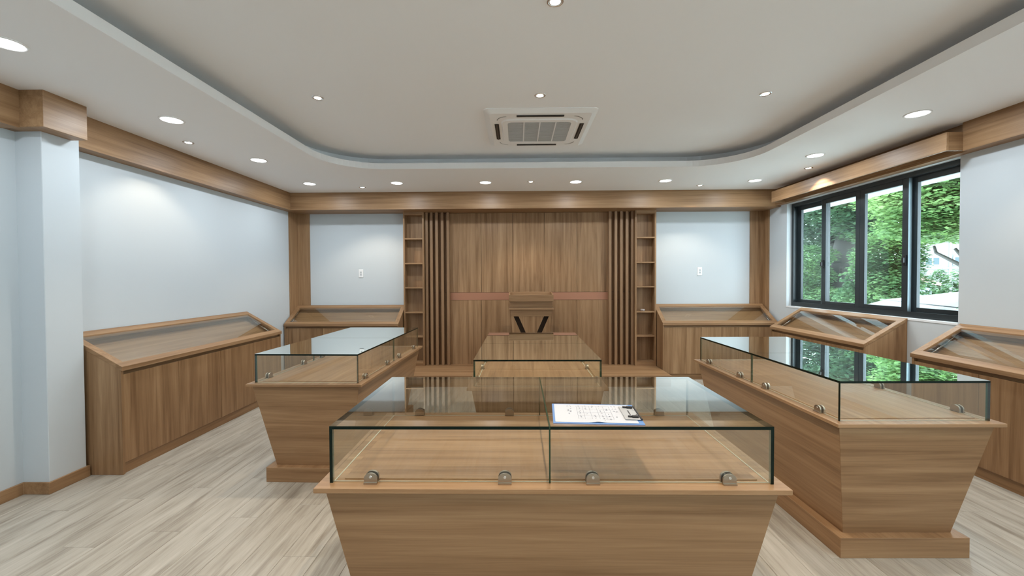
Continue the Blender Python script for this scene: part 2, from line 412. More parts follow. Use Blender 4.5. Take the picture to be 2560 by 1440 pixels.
# ---------------------------------------------------------------- lectern
def lectern():
    t = thing('lectern', 'wooden lectern with a tray top and V shaped slots', 'lectern', (0.193, 6.05, 0.16))
    hw = 0.325
    zt = 1.145                      # rim height above the platform
    # tray: floor and four rims
    box('tray_floor', -hw + 0.016, hw - 0.016, 0.014, 0.40, zt - 0.093, zt - 0.075, wood_x, t)
    box('tray_rim', -hw, hw, 0.0, 0.014, zt - 0.093, zt, wood_x, t, bevel=0.002)
    box('tray_rim', -hw, hw, 0.40, 0.414, zt - 0.093, zt + 0.035, wood_x, t, bevel=0.002)
    for s in (-1, 1):
        prism('tray_rim', [(0.014, zt - 0.093), (0.40, zt - 0.093), (0.40, zt + 0.035), (0.014, zt)], 'x', s * hw - (0.016 if s > 0 else 0), s * hw + (0.016 if s < 0 else 0), wood_y, t, bevel=0.001)
    # recessed neck and ledge
    box('neck', -hw + 0.012, hw - 0.012, 0.035, 0.39, zt - 0.190, zt - 0.093, wood_x, t)
    box('ledge', -hw - 0.004, hw + 0.006, -0.006, 0.41, zt - 0.215, zt - 0.190, wood_x, t, bevel=0.002)
    # tapering body; front built from separate pieces so the two slots stay open
    zb0, zb1 = 0.05, zt - 0.215
    def half(z): return 0.225 + (0.305 - 0.225) * (z - zb0) / (zb1 - zb0)
    za = zb1 - 0.095                # lower edge of the apron
    zs = zb0 + 0.16                 # lower end of the slots
    prism('apron', [(-half(zb1), zb1), (half(zb1), zb1), (half(za), za), (-half(za), za)], 'y', 0.012, 0.030, wood_x, t)
    xo_t, xi_t = 0.258, 0.185       # slot edges at the top
    sl = (0.258 - 0.160) / 0.223    # slope of the slots
    def so(z): return xo_t - sl * (za - z)
    def si(z): return xi_t - sl * (za - z)
    zv = max(zs, za - xi_t / sl + 0.02)
    for s in (-1, 1):
        prism('front_side_panel', [(s * half(za), za), (s * so(za), za), (s * so(zv), zv), (s * half(zv), zv)], 'y', 0.014, 0.030, wood_z, t)
    prism('front_centre_panel', [(-si(za), za), (si(za), za), (si(zv), zv), (-si(zv), zv)], 'y', 0.014, 0.030, wood_z, t)
    prism('front_base_panel', [(-half(zv), zv), (half(zv), zv), (half(zb0), zb0), (-half(zb0), zb0)], 'y', 0.014, 0.030, wood_z, t)
    for s in (-1, 1):
        bm = bmesh.new()
        a, b = half(zb1), half(zb0)
        bm_hexa(bm, [(s * b - 0.009, 0.03, zb0), (s * b + 0.009, 0.03, zb0), (s * b + 0.009, 0.36, zb0), (s * b - 0.009, 0.36, zb0),
                     (s * a - 0.009, 0.03, zb1), (s * a + 0.009, 0.03, zb1), (s * a + 0.009, 0.36, zb1), (s * a - 0.009, 0.36, zb1)])
        from_bm('side_panel', bm, wood_z, t)
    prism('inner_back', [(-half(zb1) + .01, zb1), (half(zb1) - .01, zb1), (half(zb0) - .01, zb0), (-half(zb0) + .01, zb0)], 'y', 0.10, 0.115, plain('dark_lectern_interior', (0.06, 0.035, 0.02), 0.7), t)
    box('foot', -0.30, 0.30, -0.01, 0.40, 0, 0.05, wood_x, t, bevel=0.003)
lectern()

# ---------------------------------------------------------------- wall display cabinets
def display_cabinet(label, loc, rz, L, nd, zf=0.870, zb=1.129, d=0.45):
    t = thing('display_cabinet', label, 'cabinet', loc, rz, 'sloping wall cabinets')
    s = 0.020; th = 0.030
    sl = (zb - zf) / d; ca = math.cos(math.atan(sl))
    vt = th / ca                                        # vertical thickness of the lid
    def zl(y): return zf + sl * y                       # top of the lid
    for x in (0, L - s):
        prism('end_panel', [(0, 0), (d, 0), (d, zl(d) - vt), (0, zl(0) - vt)], 'x', x, x + s, wood_z, t, bevel=0.001)
    box('plinth', s, L - s, 0.018, 0.036, 0, 0.082, wood_x, t)
    box('groove_board', s, L - s, 0.030, 0.044, 0.082, zf - vt - 0.002, wood_x, t)
    wdt = (L - 2 * s) / nd
    for k in range(nd):
        box('door', s + k * wdt + 0.0015, s + (k + 1) * wdt - 0.0015, 0.004, 0.022, 0.088, zf - vt - 0.038, wood_z, t, bevel=0.001)
    # lid: four rails in the sloping plane
    y0, y1 = -0.012, d - 0.002
    def rail(name, xa, xb, ya, yb, m):
        bm = bmesh.new()
        p = [(xa, ya, zl(ya) - vt), (xb, ya, zl(ya) - vt), (xb, yb, zl(yb) - vt), (xa, yb, zl(yb) - vt),
             (xa, ya, zl(ya)), (xb, ya, zl(ya)), (xb, yb, zl(yb)), (xa, yb, zl(yb))]
        bm_hexa(bm, p); bmesh.ops.bevel(bm, geom=bm.edges[:], offset=0.0015, segments=1, affect='EDGES')
        return from_bm(name, bm, m, t)
    rf, rb, rs = 0.052, 0.055, 0.058
    rail('lid_rail', -0.004, L + 0.004, y0, y0 + rf, wood_x)
    rail('lid_rail', -0.004, L + 0.004, y1 - rb, y1, wood_x)
    rail('lid_rail', -0.004, rs, y0 + rf, y1 - rb, wood_y)
    rail('lid_rail', L - rs, L + 0.004, y0 + rf, y1 - rb, wood_y)
    # pane set in the rails
    bm = bmesh.new(); ya, yb = y0 + rf - 0.005, y1 - rb + 0.005; xa, xb = rs - 0.005, L - rs + 0.005
    g0, g1 = 0.016, 0.010
    bm_hexa(bm, [(xa, ya, zl(ya) - g0), (xb, ya, zl(ya) - g0), (xb, yb, zl(yb) - g0), (xa, yb, zl(yb) - g0),
                 (xa, ya, zl(ya) - g1), (xb, ya, zl(ya) - g1), (xb, yb, zl(yb) - g1), (xa, yb, zl(yb) - g1)])
    from_bm('lid_pane', bm, lid_glass, t)
    # inner display board and back board
    dp = 0.085
    bm = bmesh.new()
    bm_hexa(bm, [(s, 0.045, zl(0.045) - vt - dp), (L - s, 0.045, zl(0.045) - vt - dp), (L - s, d - 0.015, zl(d - 0.015) - vt - dp), (s, d - 0.015, zl(d - 0.015) - vt - dp),
                 (s, 0.045, zl(0.045) - vt - dp + 0.018), (L - s, 0.045, zl(0.045) - vt - dp + 0.018), (L - s, d - 0.015, zl(d - 0.015) - vt - dp + 0.018), (s, d - 0.015, zl(d - 0.015) - vt - dp + 0.018)])
    from_bm('display_board', bm, wood_x, t)
    box('back_board', s, L - s, d - 0.014, d - 0.002, 0, zl(d - 0.014) - vt - 0.001, wood_x, t)
    for x in (s + 0.022, L - s - 0.022):
        bm = bmesh.new()
        bm_tube(bm, (x, 0.12, zl(0.12) - vt - 0.045), (x, 0.27, zl(0.27) - vt - 0.030), 0.0085, None, 10)
        bm_tube(bm, (x, 0.27, zl(0.27) - vt - 0.030), (x, 0.385, zl(0.385) - vt - 0.012), 0.004, None, 8)
        from_bm('gas_strut', bm, chrome_m, t)
    return t
BYF = YB - 0.022
display_cabinet('long sloping glass-topped wooden cabinet against the left wall', (-3.146, 3.241, 0), PI / 2, 2.222, 4)
display_cabinet('sloping glass-topped cabinet on the end wall left of the shelf tower', (-3.582, BYF - 0.42, 0), 0, 1.752, 3, d=0.42)
display_cabinet('sloping glass-topped cabinet on the end wall right of the shelf tower', (2.190, BYF - 0.42, 0), 0, 1.725, 3, d=0.42)
display_cabinet('sloping glass-topped cabinet below the window', (3.528, 5.854, 0), -PI / 2, 1.575, 3, d=0.428)
display_cabinet('sloping glass-topped cabinet cut off by the right picture edge', (3.528, 3.771, 0), -PI / 2, 1.60, 3, d=0.428)

# ---------------------------------------------------------------- glass vitrines
GT = 0.012
def pane(name, x0, x1, y0, y1, z0, z1, parent, thin, edge):
    """a glass sheet: two broad faces clear, the four narrow sides are green edges"""
    bm = bmesh.new(); _, fs = bm_box(bm, x0, x1, y0, y1, z0, z1)
    for k, (f, ax) in enumerate(zip(fs, 'zzyxyx')): f.material_index = 0 if ax == thin or (k == 0 and thin != 'z') else 1
    return from_bm(name, bm, [glass_m, edge], parent)

def clip_mesh():
    bm = bmesh.new()
    w, h = 0.025, 0.041
    prof = [(-w, 0.006), (-w, h - 0.020)] + [(-w * math.cos(PI * k / 12), h - 0.020 + 0.020 * math.sin(PI * k / 12)) for k in range(1, 12)] + [(w, h - 0.020), (w, 0.006)]
    for ya, yb in ((-0.0075, -0.0005), (GT + 0.0005, GT + 0.010)):
        A = [bm.verts.new((x, ya, z)) for x, z in prof]; B = [bm.verts.new((x, yb, z)) for x, z in prof]
        bm.faces.new(A); bm.faces.new(B[::-1])
        for i in range(len(A)):
            j = (i + 1) % len(A); bm.faces.new((A[i], B[i], B[j], A[j]))
    bm_box(bm, -w, w, -0.013, -0.0005, 0, 0.006)
    bm_box(bm, -w, w, GT + 0.0005, GT + 0.014, 0, 0.006)
    return bm
clip_me = screw_me = None

def vitrine(label, cx, cy, rz, a, b, zg=0.991, zw=0.774, marks=False):
    """a, b: half length and half depth of the glass; long axis is local x, front is local -y"""
    global clip_me, screw_me
    t = thing('glass_vitrine', label, 'display case', (cx, cy, 0), rz, 'glass vitrines in the room')
    ov, st, zp, ins = 0.0432, 0.019, 0.112, 0.046
    def two(o):            # long faces take grain along x, short faces along y
        for p in o.data.polygons: p.material_index = 1 if abs(p.normal.x) > abs(p.normal.y) and abs(p.normal.z) < 0.8 else 0
        return o
    two(box('plinth', -a + ins, a - ins, -b + ins, b - ins, 0, zp, [wood_x, wood_y], t, bevel=0.0015))
    ta, tb, ba, bb_ = a + 0.013, b + 0.013, a - ins - 0.052, b - ins - 0.052
    bm = bmesh.new()
    bm_hexa(bm, [(-ba, -bb_, zp), (ba, -bb_, zp), (ba, bb_, zp), (-ba, bb_, zp), (-ta, -tb, zw - st), (ta, -tb, zw - st), (ta, tb, zw - st), (-ta, tb, zw - st)])
    bmesh.ops.bevel(bm, geom=bm.edges[:], offset=0.0015, segments=1, affect='EDGES')
    two(from_bm('body', bm, [wood_x, wood_y], t))
    two(box('top_board', -a - ov, a + ov, -b - ov, b + ov, zw - st, zw, [wood_x, wood_y], t, bevel=0.0015))
    box('inner_deck', -a + 0.045, a - 0.045, -b + 0.030, b - 0.030, zw, zw + 0.004, wood_x, t, bevel=0.001)
    zt = zg - GT
    for s in (-1, 1):
        xa, xb = (-a, -0.003) if s < 0 else (0.003, a)
        pane('top_pane', xa, xb, -b, b, zt, zg, t, 'z', edge_m)
        pane('front_pane', xa + (GT if s < 0 else 0), xb - (GT if s > 0 else 0), -b, -b + GT, zw, zt, t, 'y', edge_l)
        pane('back_pane', xa + (GT if s < 0 else 0), xb - (GT if s > 0 else 0), b - GT, b, zw, zt, t, 'y', edge_l)
        pane('end_pane', -a if s < 0 else a - GT, -a + GT if s < 0 else a, -b, b, zw, zt, t, 'x', edge_m)
        y_ = -b if s < 0 else b - GT
        box('glass_joint', -0.0028, 0.0028, y_ + 0.0006, y_ + GT - 0.0006, zw + 0.001, zt, seam_m, t)
        box('sealant_bead', -a + GT, a - GT, y_ + (GT if s < 0 else -0.0025), y_ + (GT + 0.0025 if s < 0 else 0), zw, zw + 0.0025, bead_m, t)
        box('sealant_bead', (-a + GT) if s < 0 else (a - GT - 0.0025), (-a + GT + 0.0025) if s < 0 else (a - GT), -b + GT + 0.0025, b - GT - 0.0025, zw, zw + 0.0025, bead_m, t)
        if s > 0: box('glass_joint', -0.0028, 0.0028, -b + 0.001, b - 0.001, zt + 0.0006, zg - 0.0004, seam_m, t)
        for face in (-1, 1):
            for fr in (0.19, 0.80):
                x = xa + (xb - xa) * fr
                if clip_me is None:
                    o = from_bm('glass_clip', clip_mesh(), steel_m, t); clip_me = o.data
                else:
                    o = bpy.data.objects.new('glass_clip', clip_me); C.objects.link(o); o.parent = t
                o.location = (x, face * b, zw); o.rotation_euler = (0, 0, 0 if face < 0 else PI)
                if screw_me is None:
                    bm = bmesh.new(); bm_tube(bm, (0, -0.0105, 0.027), (0, -0.006, 0.027), 0.0048, 0.006, 12)
                    k = from_bm('screw', bm, chrome_m, o); screw_me = k.data
                else:
                    k = bpy.data.objects.new('screw', screw_me); C.objects.link(k); k.parent = o
    return t
vitrine('nearest wide glass vitrine with a clipboard lying on its top', 0.11865, 1.955, -0.0025, 0.8373, 0.3946)
vitrine('glass vitrine beside the left wall cabinet', -1.5642, 3.9198, PI / 2 - 0.0266, 0.8419, 0.3926)
vitrine('glass vitrine on the right, mirroring the window in its top', 2.11605, 3.08575, PI / 2 + 0.0082, 0.8392, 0.3996)
vitrine('middle glass vitrine standing in front of the lectern', 0.14065, 3.6703, PI / 2 - 0.0077, 0.7369, 0.4530, 0.974, 0.782)

# ---------------------------------------------------------------- clipboard
def clipboard():
    t = thing('clipboard', 'blue clipboard with a handwritten white sheet on the nearest vitrine', 'clipboard', (0.3147, 1.7055, 0.9912), -0.060)
    box('board', -0.174, 0.174, -0.123, 0.123, 0, 0.003, blue_m, t, bevel=0.001)
    # sheet with a slight curl along the near edge
    vs, fs = [], []; nx, ny = 30, 12
    for j in range(ny + 1):
        for i in range(nx + 1):
            x = -0.165 + 0.318 * i / nx; y = -0.113 + 0.226 * j / ny
            z = 0.0036 + 0.0035 * math.exp(-((x - 0.0) / 0.022) ** 2) * max(0, 1 - (y + 0.113) / 0.05)
            vs.append((x, y, z))
    for j in range(ny):
        for i in range(nx):
            k = j * (nx + 1) + i; fs.append((k, k + 1, k + nx + 2, k + nx + 1))
    sh = mesh('sheet', vs, fs, paper_m, t, smooth=True)
    # handwriting: a ruled grid and short strokes, seen sideways
    bm = bmesh.new(); rnd = random.Random(3)
    def stroke(x0, y0, x1, y1, w):
        d = Vector((x1 - x0, y1 - y0)); 
        if d.length < 1e-6: return
        nrm = Vector((-d.y, d.x)).normalized() * w / 2; z = 0.0041
        bm.faces.new([bm.verts.new((x0 + nrm.x, y0 + nrm.y, z)), bm.verts.new((x1 + nrm.x, y1 + nrm.y, z)), bm.verts.new((x1 - nrm.x, y1 - nrm.y, z)), bm.verts.new((x0 - nrm.x, y0 - nrm.y, z))])
    for x in (-0.072, -0.046, -0.018, 0.012, 0.040, 0.066): stroke(x, -0.075, x + 0.001, 0.088, 0.0008)
    for y in (-0.075, -0.038, 0.006, 0.050, 0.088): stroke(-0.072, y, 0.066, y + 0.001, 0.0008)
    for col in (-0.108, -0.098, -0.060, -0.033, -0.004, 0.026, 0.052, 0.080, 0.092):
        y = 0.095
        while y > -0.085:
            ln = rnd.uniform(0.008, 0.03)
            if rnd.random() < (0.75 if col > -0.09 else 0.9) and not (col < -0.09 and y < -0.01):
                x, yy = col, y
                for q in range(int(ln / 0.0022)):
                    x2 = col + rnd.uniform(-0.005, 0.005); y2 = yy - 0.0022
                    stroke(x, yy, x2, y2, 0.0012); x, yy = x2, y2
            y -= ln + rnd.uniform(0.006, 0.022)
    from_bm('handwriting', bm, ink_m, sh)
    # spring clip with wire lever
    cl = box('clip_plate', 0.108, 0.170, -0.080, 0.082, 0.0060, 0.0078, plain('clip_steel', (0.46, 0.48, 0.50), 0.35, metal=0.2), t, bevel=0.0007)
    bm = bmesh.new(); bm_tube(bm, (0.170, -0.080, 0.0068), (0.170, 0.082, 0.0068), 0.0042, None, 12)
    from_bm('clip_roll', bm, black_pl, cl)
    for y in (-0.056, 0.062):
        bm = bmesh.new(); bm_box(bm, 0.138, 0.162, y - 0.008, y + 0.008, 0.0078, 0.014)
        bm_tube(bm, (0.122, y, 0.012), (0.140, y, 0.011), 0.0035, None, 8)
        from_bm('clip_lug', bm, black_pl, cl)
    for s, y in ((-1, -0.03), (1, 0.035)):
        tube('clip_wire', (0.150, y + s * 0.026, 0.010), (0.162, y - s * 0.01, 0.009), 0.0016, chrome_m, cl, 8)
    bm = bmesh.new()
    for k in range(9): bm_box(bm, 0.134, 0.1395, -0.028 + k * 0.0065, -0.0235 + k * 0.0065, 0.0078, 0.0081)
    from_bm('clip_stamp', bm, black_pl, cl)
clipboard()

# ---------------------------------------------------------------- sockets
def outlet(x, z, label):
    t = thing('wall_outlet', label, 'socket', (x, YB, z), 0, 'sockets on the white end wall panels')
    pl_ = box('cover_plate', -0.037, 0.037, -0.010, 0, -0.066, 0.066, white_pl, t, bevel=0.003)
    for zz in (0.018, -0.020):
        box('socket_face', -0.016, 0.016, -0.0125, -0.010, zz - 0.016, zz + 0.016, plain('socket_grey', (0.55, 0.57, 0.58), 0.5), pl_, bevel=0.001)
    for zz in (0.018, -0.020):
        for dx in (-0.006, 0.006):
            box('socket_slot', dx - 0.0015, dx + 0.0015, -0.0130, -0.0124, zz - 0.006, zz + 0.006, black_pl, pl_)
outlet(-2.556, 1.640, 'white wall socket on the white panel left of the towers')
outlet(2.930, 1.650, 'white wall socket on the white panel right of the towers')

# ---------------------------------------------------------------- ceiling air conditioner
def cassette():
    t = thing('ceiling_air_conditioner', 'square white ceiling cassette air conditioner with grey grille', 'air conditioner', (0.210, 4.205, ZU), 0)
    h = 0.512
    bm = bmesh.new()
    o_pts = rrect(-h, h, -h, h, 0.05, 6); i_pts = rrect(-h + 0.05, h - 0.05, -h + 0.05, h - 0.05, 0.03, 6)
    A = [bm.verts.new((*p, 0)) for p in o_pts]; B = [bm.verts.new((*p, -0.005)) for p in o_pts]; D = [bm.verts.new((*p, -0.030)) for p in i_pts]
    for k in range(len(A)):
        j = (k + 1) % len(A); bm.faces.new((A[k], A[j], B[j], B[k])); bm.faces.new((B[k], B[j], D[j], D[k]))
    bm.faces.new(D)
    from_bm('panel', bm, trim_w, t)
    # raised inner frame and the grille
    gx, gy = 0.300, 0.275
    bm = bmesh.new()
    P0 = rrect(-gx - 0.06, gx + 0.06, -gy - 0.06, gy + 0.06, 0.09, 8); P1 = rrect(-gx - 0.05, gx + 0.05, -gy - 0.05, gy + 0.05, 0.085, 8); P2 = rrect(-gx, gx, -gy, gy, 0.04, 8)
    a = [bm.verts.new((*p, -0.030)) for p in P0]; b = [bm.verts.new((*p, -0.040)) for p in P1]; c = [bm.verts.new((*p, -0.040)) for p in P2]; d = [bm.verts.new((*p, -0.024)) for p in P2]
    for q, r in ((a, b), (b, c), (c, d)):
        for k in range(len(q)):
            j = (k + 1) % len(q); bm.faces.new((q[k], q[j], r[j], r[k]))
    from_bm('inner_frame', bm, trim_w, t)
    g = box('grille', -gx, gx, -gy, gy, -0.037, -0.033, plain('grille_grey', (0.42, 0.42, 0.41), 0.6), t)
    for k in range(26):
        y = -gy + 0.012 + k * (2 * gy - 0.024) / 25
        box('grille_bar', -gx + 0.004, gx - 0.004, y - 0.004, y + 0.004, -0.0395, -0.037, plain('grille_bar_grey', (0.50, 0.50, 0.49), 0.6) if k == 0 else bpy.data.materials['grille_bar_grey'], g)
    for x in (-0.145, 0.005, 0.155):
        box('grille_rib', x - 0.006, x + 0.006, -gy + 0.004, gy - 0.004, -0.0405, -0.037, white_pl, g)
    # air slots on the four sides, each with a flap
    slot = plain('slot_black', (0.010, 0.009, 0.008), 0.6)
    for rz in range(4):
        s = box('air_slot', -0.215, 0.215, -0.425, -0.385, -0.0335, -0.0320, slot, t); s.rotation_euler = (0, 0, rz * PI / 2)
        f = box('flap', -0.213, 0.213, -0.413, -0.399, -0.0375, -0.0335, plain('flap_brown', (0.06, 0.05, 0.04), 0.5) if rz == 0 else bpy.data.materials['flap_brown'], s)
    # curved grooves at the corners
    for rz in range(4):
        bm = bmesh.new(); n_ = 8; vin, vout = [], []
        for k in range(n_ + 1):
            tt = math.radians(5 + 80 * k / n_)
            for lst, r in ((vin, 0.094), (vout, 0.099)):
                lst.append(bm.verts.new((0.300 + r * math.cos(tt), 0.300 + r * math.sin(tt), -0.0325)))
        for k in range(n_): bm.faces.new((vin[k], vin[k + 1], vout[k + 1], vout[k]))
        o = from_bm('corner_groove', bm, slot, t); o.rotation_euler = (0, 0, rz * PI / 2)
cassette()

# ---------------------------------------------------------------- lamps
ring_me = lens_me = None
def downlight(x, y, label, group='large round downlights'):
    global ring_me, lens_me
    t = thing('downlight', label, 'downlight', (x, y, ZC), 0, group)
    if ring_me is None:
        ring_me = lathe('trim_ring', [(0.088, 0.0), (0.088, -0.004), (0.082, -0.007), (0.074, -0.006), (0.074, 0.0)], trim_w, t, 40).data
        bm = bmesh.new(); bm_lathe(bm, [(0.074, -0.0045), (0.055, -0.0065), (0.025, -0.0075), (0.001, -0.0078)], 40)
        lens_me = from_bm('lens', bm, lens_m, t).data
    else:
        for nm, me in (('trim_ring', ring_me), ('lens', lens_me)):
            o = bpy.data.objects.new(nm, me); C.objects.link(o); o.parent = t
    ld = bpy.data.lights.new('downlight_lamp', 'AREA'); ld.shape = 'DISK'; ld.size = 0.13; ld.energy = BIG_W; ld.color = BIG_COL; ld.spread = math.radians(180)
    lo = bpy.data.objects.new('lamp', ld); C.objects.link(lo); lo.parent = t; lo.location = (0, 0, -0.012)

big = [
    (-2.84, 2.30, 'round downlight cut off by the left picture edge'),
    (-2.85, 3.42, 'round downlight between the pilaster and the ceiling tray'),
    (-2.86, 4.59, 'third round downlight along the left wall'),
    (-2.87, 5.735, 'round downlight in the far left ceiling corner'),
    (-1.66, 5.735, 'round downlight above the left white panel, next to the corner one'),
    (-0.44, 5.745, 'round downlight just left of the panelling centre'),
    (0.80, 5.745, 'round downlight just right of the panelling centre'),
    (2.015, 5.72, 'round downlight above the right shelf tower'),
    (3.24, 5.75, 'round downlight in the far right ceiling corner'),
    (3.235, 4.59, 'round downlight above the middle of the curtain box'),
    (3.25, 3.45, 'round downlight above the near end of the curtain box'),
]
for x, y, lb in big: downlight(x, y, lb)
for x in (-2.84, 3.25):  # unseen lamps added along both rims to brighten the room
    for y in (1.15, 0.0, -1.15):
        downlight(x, y, 'added round downlight out of view by the %s wall, %s' % ('left' if x < 0 else 'right', {1.15: 'level with the viewer', 0.0: 'second behind the viewer', -1.15: 'third behind the viewer'}[y]), 'added downlights behind the viewer')
downlight(3.25, 2.30, 'added round downlight on the right rim just out of view', 'added downlights behind the viewer')  # unseen lamp, added for more light
for x, w_ in ((-1.6, 'left'), (0.2, 'middle'), (2.0, 'right')): downlight(x, -1.80, 'added round downlight on the rim behind the camera, %s one' % w_, 'added rim downlights behind the viewer')  # unseen rim lamps, added as extra light from behind

sp_me = {}
def spot(x, y, z, label, w=SPOT_W, ang=112, tilt=(0, 0), group='small recessed spotlights'):
    t = thing('spotlight', label, 'spotlight', (x, y, z), 0, group)
    if not sp_me:
        sp_me['bezel'] = lathe('bezel', [(0.0, 0), (0.047, 0.0), (0.047, -0.003), (0.043, -0.0055), (0.036, -0.004), (0.036, 0.0)][1:], chrome_m, t, 32).data
        bm = bmesh.new(); bm_lathe(bm, [(0.036, -0.0015), (0.029, -0.0025), (0.0285, -0.004)], 32)
        sp_me['reflector'] = from_bm('reflector', bm, plain('spot_reflector', (0.9, 0.88, 0.84), 0.25, metal=0.6), t).data
        bm = bmesh.new(); bm_lathe(bm, [(0.0285, -0.004), (0.015, -0.006), (0.001, -0.0065)], 24)
        sp_me['bulb'] = from_bm('bulb', bm, bulb_m, t).data
    else:
        for nm in ('bezel', 'reflector', 'bulb'):
            o = bpy.data.objects.new(nm, sp_me[nm]); C.objects.link(o); o.parent = t
    ld = bpy.data.lights.new('spot_lamp', 'SPOT'); ld.energy = w; ld.color = SPOT_COL; ld.spot_size = math.radians(ang); ld.spot_blend = 0.45; ld.shadow_soft_size = 0.016
    lo = bpy.data.objects.new('lamp', ld); C.objects.link(lo); lo.parent = t; lo.location = (0, 0, -0.015); lo.rotation_euler = (tilt[0], tilt[1], 0)
spot(-3.162, 3.984, ZC, 'small spotlight over the left wall cabinet', w=15.0)
spot(-2.231, 5.986, ZC, 'small spotlight over the far left cabinet')
spot(0.183, 5.721, ZC, 'small spotlight above the lectern')
spot(2.614, 6.026, ZC, 'small spotlight over the far right cabinet', w=24.0)
spot(3.529, 5.124, ZC, 'small spotlight shining on the curtain box')
spot(-1.647, 3.445, ZU, 'small spotlight in the tray left of the air conditioner', w=52.0)
spot(0.188, 3.445, ZU, 'small spotlight in the tray in front of the air conditioner', w=52.0)
spot(2.030, 3.460, ZU, 'small spotlight in the tray right of the air conditioner', w=52.0)
spot(0.209, 2.286, ZU, 'spotlight cut off by the top picture edge', w=52.0)
spot(0.209, 1.12, ZU, 'added spotlight in the tray right above the camera', w=52.0, group='added tray spotlights behind the viewer')  # this and the next spots are unseen, added to light the near vitrine
spot(0.205, -0.03, ZU, 'added spotlight in the tray centre behind the camera', w=52.0, group='added tray spotlights behind the viewer')
spot(-1.61, 0.6, ZU, 'added spotlight in the tray left of the camera, out of view', w=52.0, group='added tray spotlights behind the viewer')
spot(1.985, 0.6, ZU, 'added spotlight in the tray right of the camera, out of view', w=52.0, group='added tray spotlights behind the viewer')
spot(3.529, 2.62, ZC, 'added spotlight on the right rim just out of view', group='added tray spotlights behind the viewer')  # unseen spot, added on the right rim

# ---------------------------------------------------------------- window
WX = XR + 0.070
fw = 0.048; fd = 0.105
sill_m = plain('sill_white', (0.82, 0.84, 0.86), 0.5)
def sliding_window(name, Y0, label):
    """four leaves: the outer two run on the back track, the middle two on the front track"""
    Y1 = Y0 + WIN_Y1 - WIN_Y0; D = Y0 - WIN_Y0
    win = bpy.data.objects.new(name, None); C.objects.link(win); win.location = (WX, 0, 0)
    tag(win, label, None, None, 'structure')
    bm = bmesh.new()
    bm_box(bm, 0, fd, Y0, Y0 + 0.022, WIN_Z0, WIN_Z1); bm_box(bm, 0, fd, Y1 - fw, Y1, WIN_Z0, WIN_Z1)
    bm_box(bm, 0, fd, Y0 + 0.022, Y1 - fw, WIN_Z1 - fw, WIN_Z1); bm_box(bm, 0, fd, Y0 + 0.022, Y1 - fw, WIN_Z0, WIN_Z0 + fw * 0.8)
    bm_box(bm, 0.0, 0.006, Y0 + 0.022, Y1 - fw, WIN_Z0 + fw * 0.8, WIN_Z0 + fw * 0.8 + 0.022)
    bm_box(bm, 0.050, 0.056, Y0 + 0.022, Y1 - fw, WIN_Z0 + fw * 0.8, WIN_Z0 + fw * 0.8 + 0.018)
    from_bm('window_frame', bm, alu_m, win)
    def sash(y0, y1, x, wl, wr):
        z0, z1 = WIN_Z0 + 0.040, WIN_Z1 - 0.046; th = 0.036
        s = bpy.data.objects.new('sash', None); C.objects.link(s); s.parent = win; s.location = (x, y0 + D, 0)
        L_ = y1 - y0
        box('stile', 0, th, 0, wl, z0, z1, alu_m, s, bevel=0.002); box('stile', 0, th, L_ - wr, L_, z0, z1, alu_m, s, bevel=0.002)
        box('rail', 0, th, wl, L_ - wr, z0, z0 + 0.062, alu_m, s, bevel=0.002); box('rail', 0, th, wl, L_ - wr, z1 - 0.060, z1, alu_m, s, bevel=0.002)
        box('pane', th * 0.45, th * 0.62, wl - 0.004, L_ - wr + 0.004, z0 + 0.058, z1 - 0.056, win_glass, s)
        return s
    sash(5.560, 6.150, 0.058, 0.075, 0.078)
    s2 = sash(4.987, 5.602, 0.012, 0.062, 0.072)
    s3 = sash(4.372, 4.985, 0.012, 0.072, 0.068)
    sash(3.815, 4.400, 0.058, 0.028, 0.075)
    def latch(s, y, z):
        bm = bmesh.new(); bm_box(bm, -0.014, 0.0, y - 0.016, y + 0.016, z - 0.055, z + 0.055); bm_box(bm, -0.034, -0.014, y - 0.011, y + 0.011, z - 0.028, z + 0.028)
        bmesh.ops.bevel(bm, geom=bm.edges[:], offset=0.003, segments=1, affect='EDGES')
        from_bm('latch', bm, black_pl, s)
    latch(s3, 0.030, 1.72); latch(s2, 0.585, 1.72)
    box('painted_lit_face', -0.0015, 0.0335, -0.0018, -0.0002, WIN_Z0 + 0.045, WIN_Z1 - 0.05, alu_lit, s3)  # thin strip coloured as the daylit side of the stile
    box('painted_lit_face', -0.0015, 0.0335, 0.6152, 0.6166, WIN_Z0 + 0.045, WIN_Z1 - 0.05, alu_lit, s2)
    box('window_sill', XR - 0.004 - WX, XR + 0.2 - WX, Y0, Y1, WIN_Z0 - 0.02, WIN_Z0 - 0.0005, sill_m, win)
sliding_window('window_1', WIN_Y0, 'four-leaf sliding window with dark aluminium frame')
sliding_window('window_added', W2_Y0, 'added second sliding window in the same wall, behind the viewer')  # unseen window added to bring more daylight onto ceiling and vitrine fronts

#OUTSIDE
# ---------------------------------------------------------------- outside
GZ = -3.4
tag(box('ground', XR + 0.6, 70, -20, 70, GZ - 0.3, GZ, plain('courtyard_paving', (0.52, 0.52, 0.48), 0.9)), 'paved courtyard ground below the window', None, None, 'structure')
tag(box('trim_12', XR + 0.2, XR + 0.94, -6, 14, 2.645, 2.80, plain('eave_white', (0.40, 0.46, 0.48), 0.7)), 'white roof overhang outside above the window', None, None, 'structure')

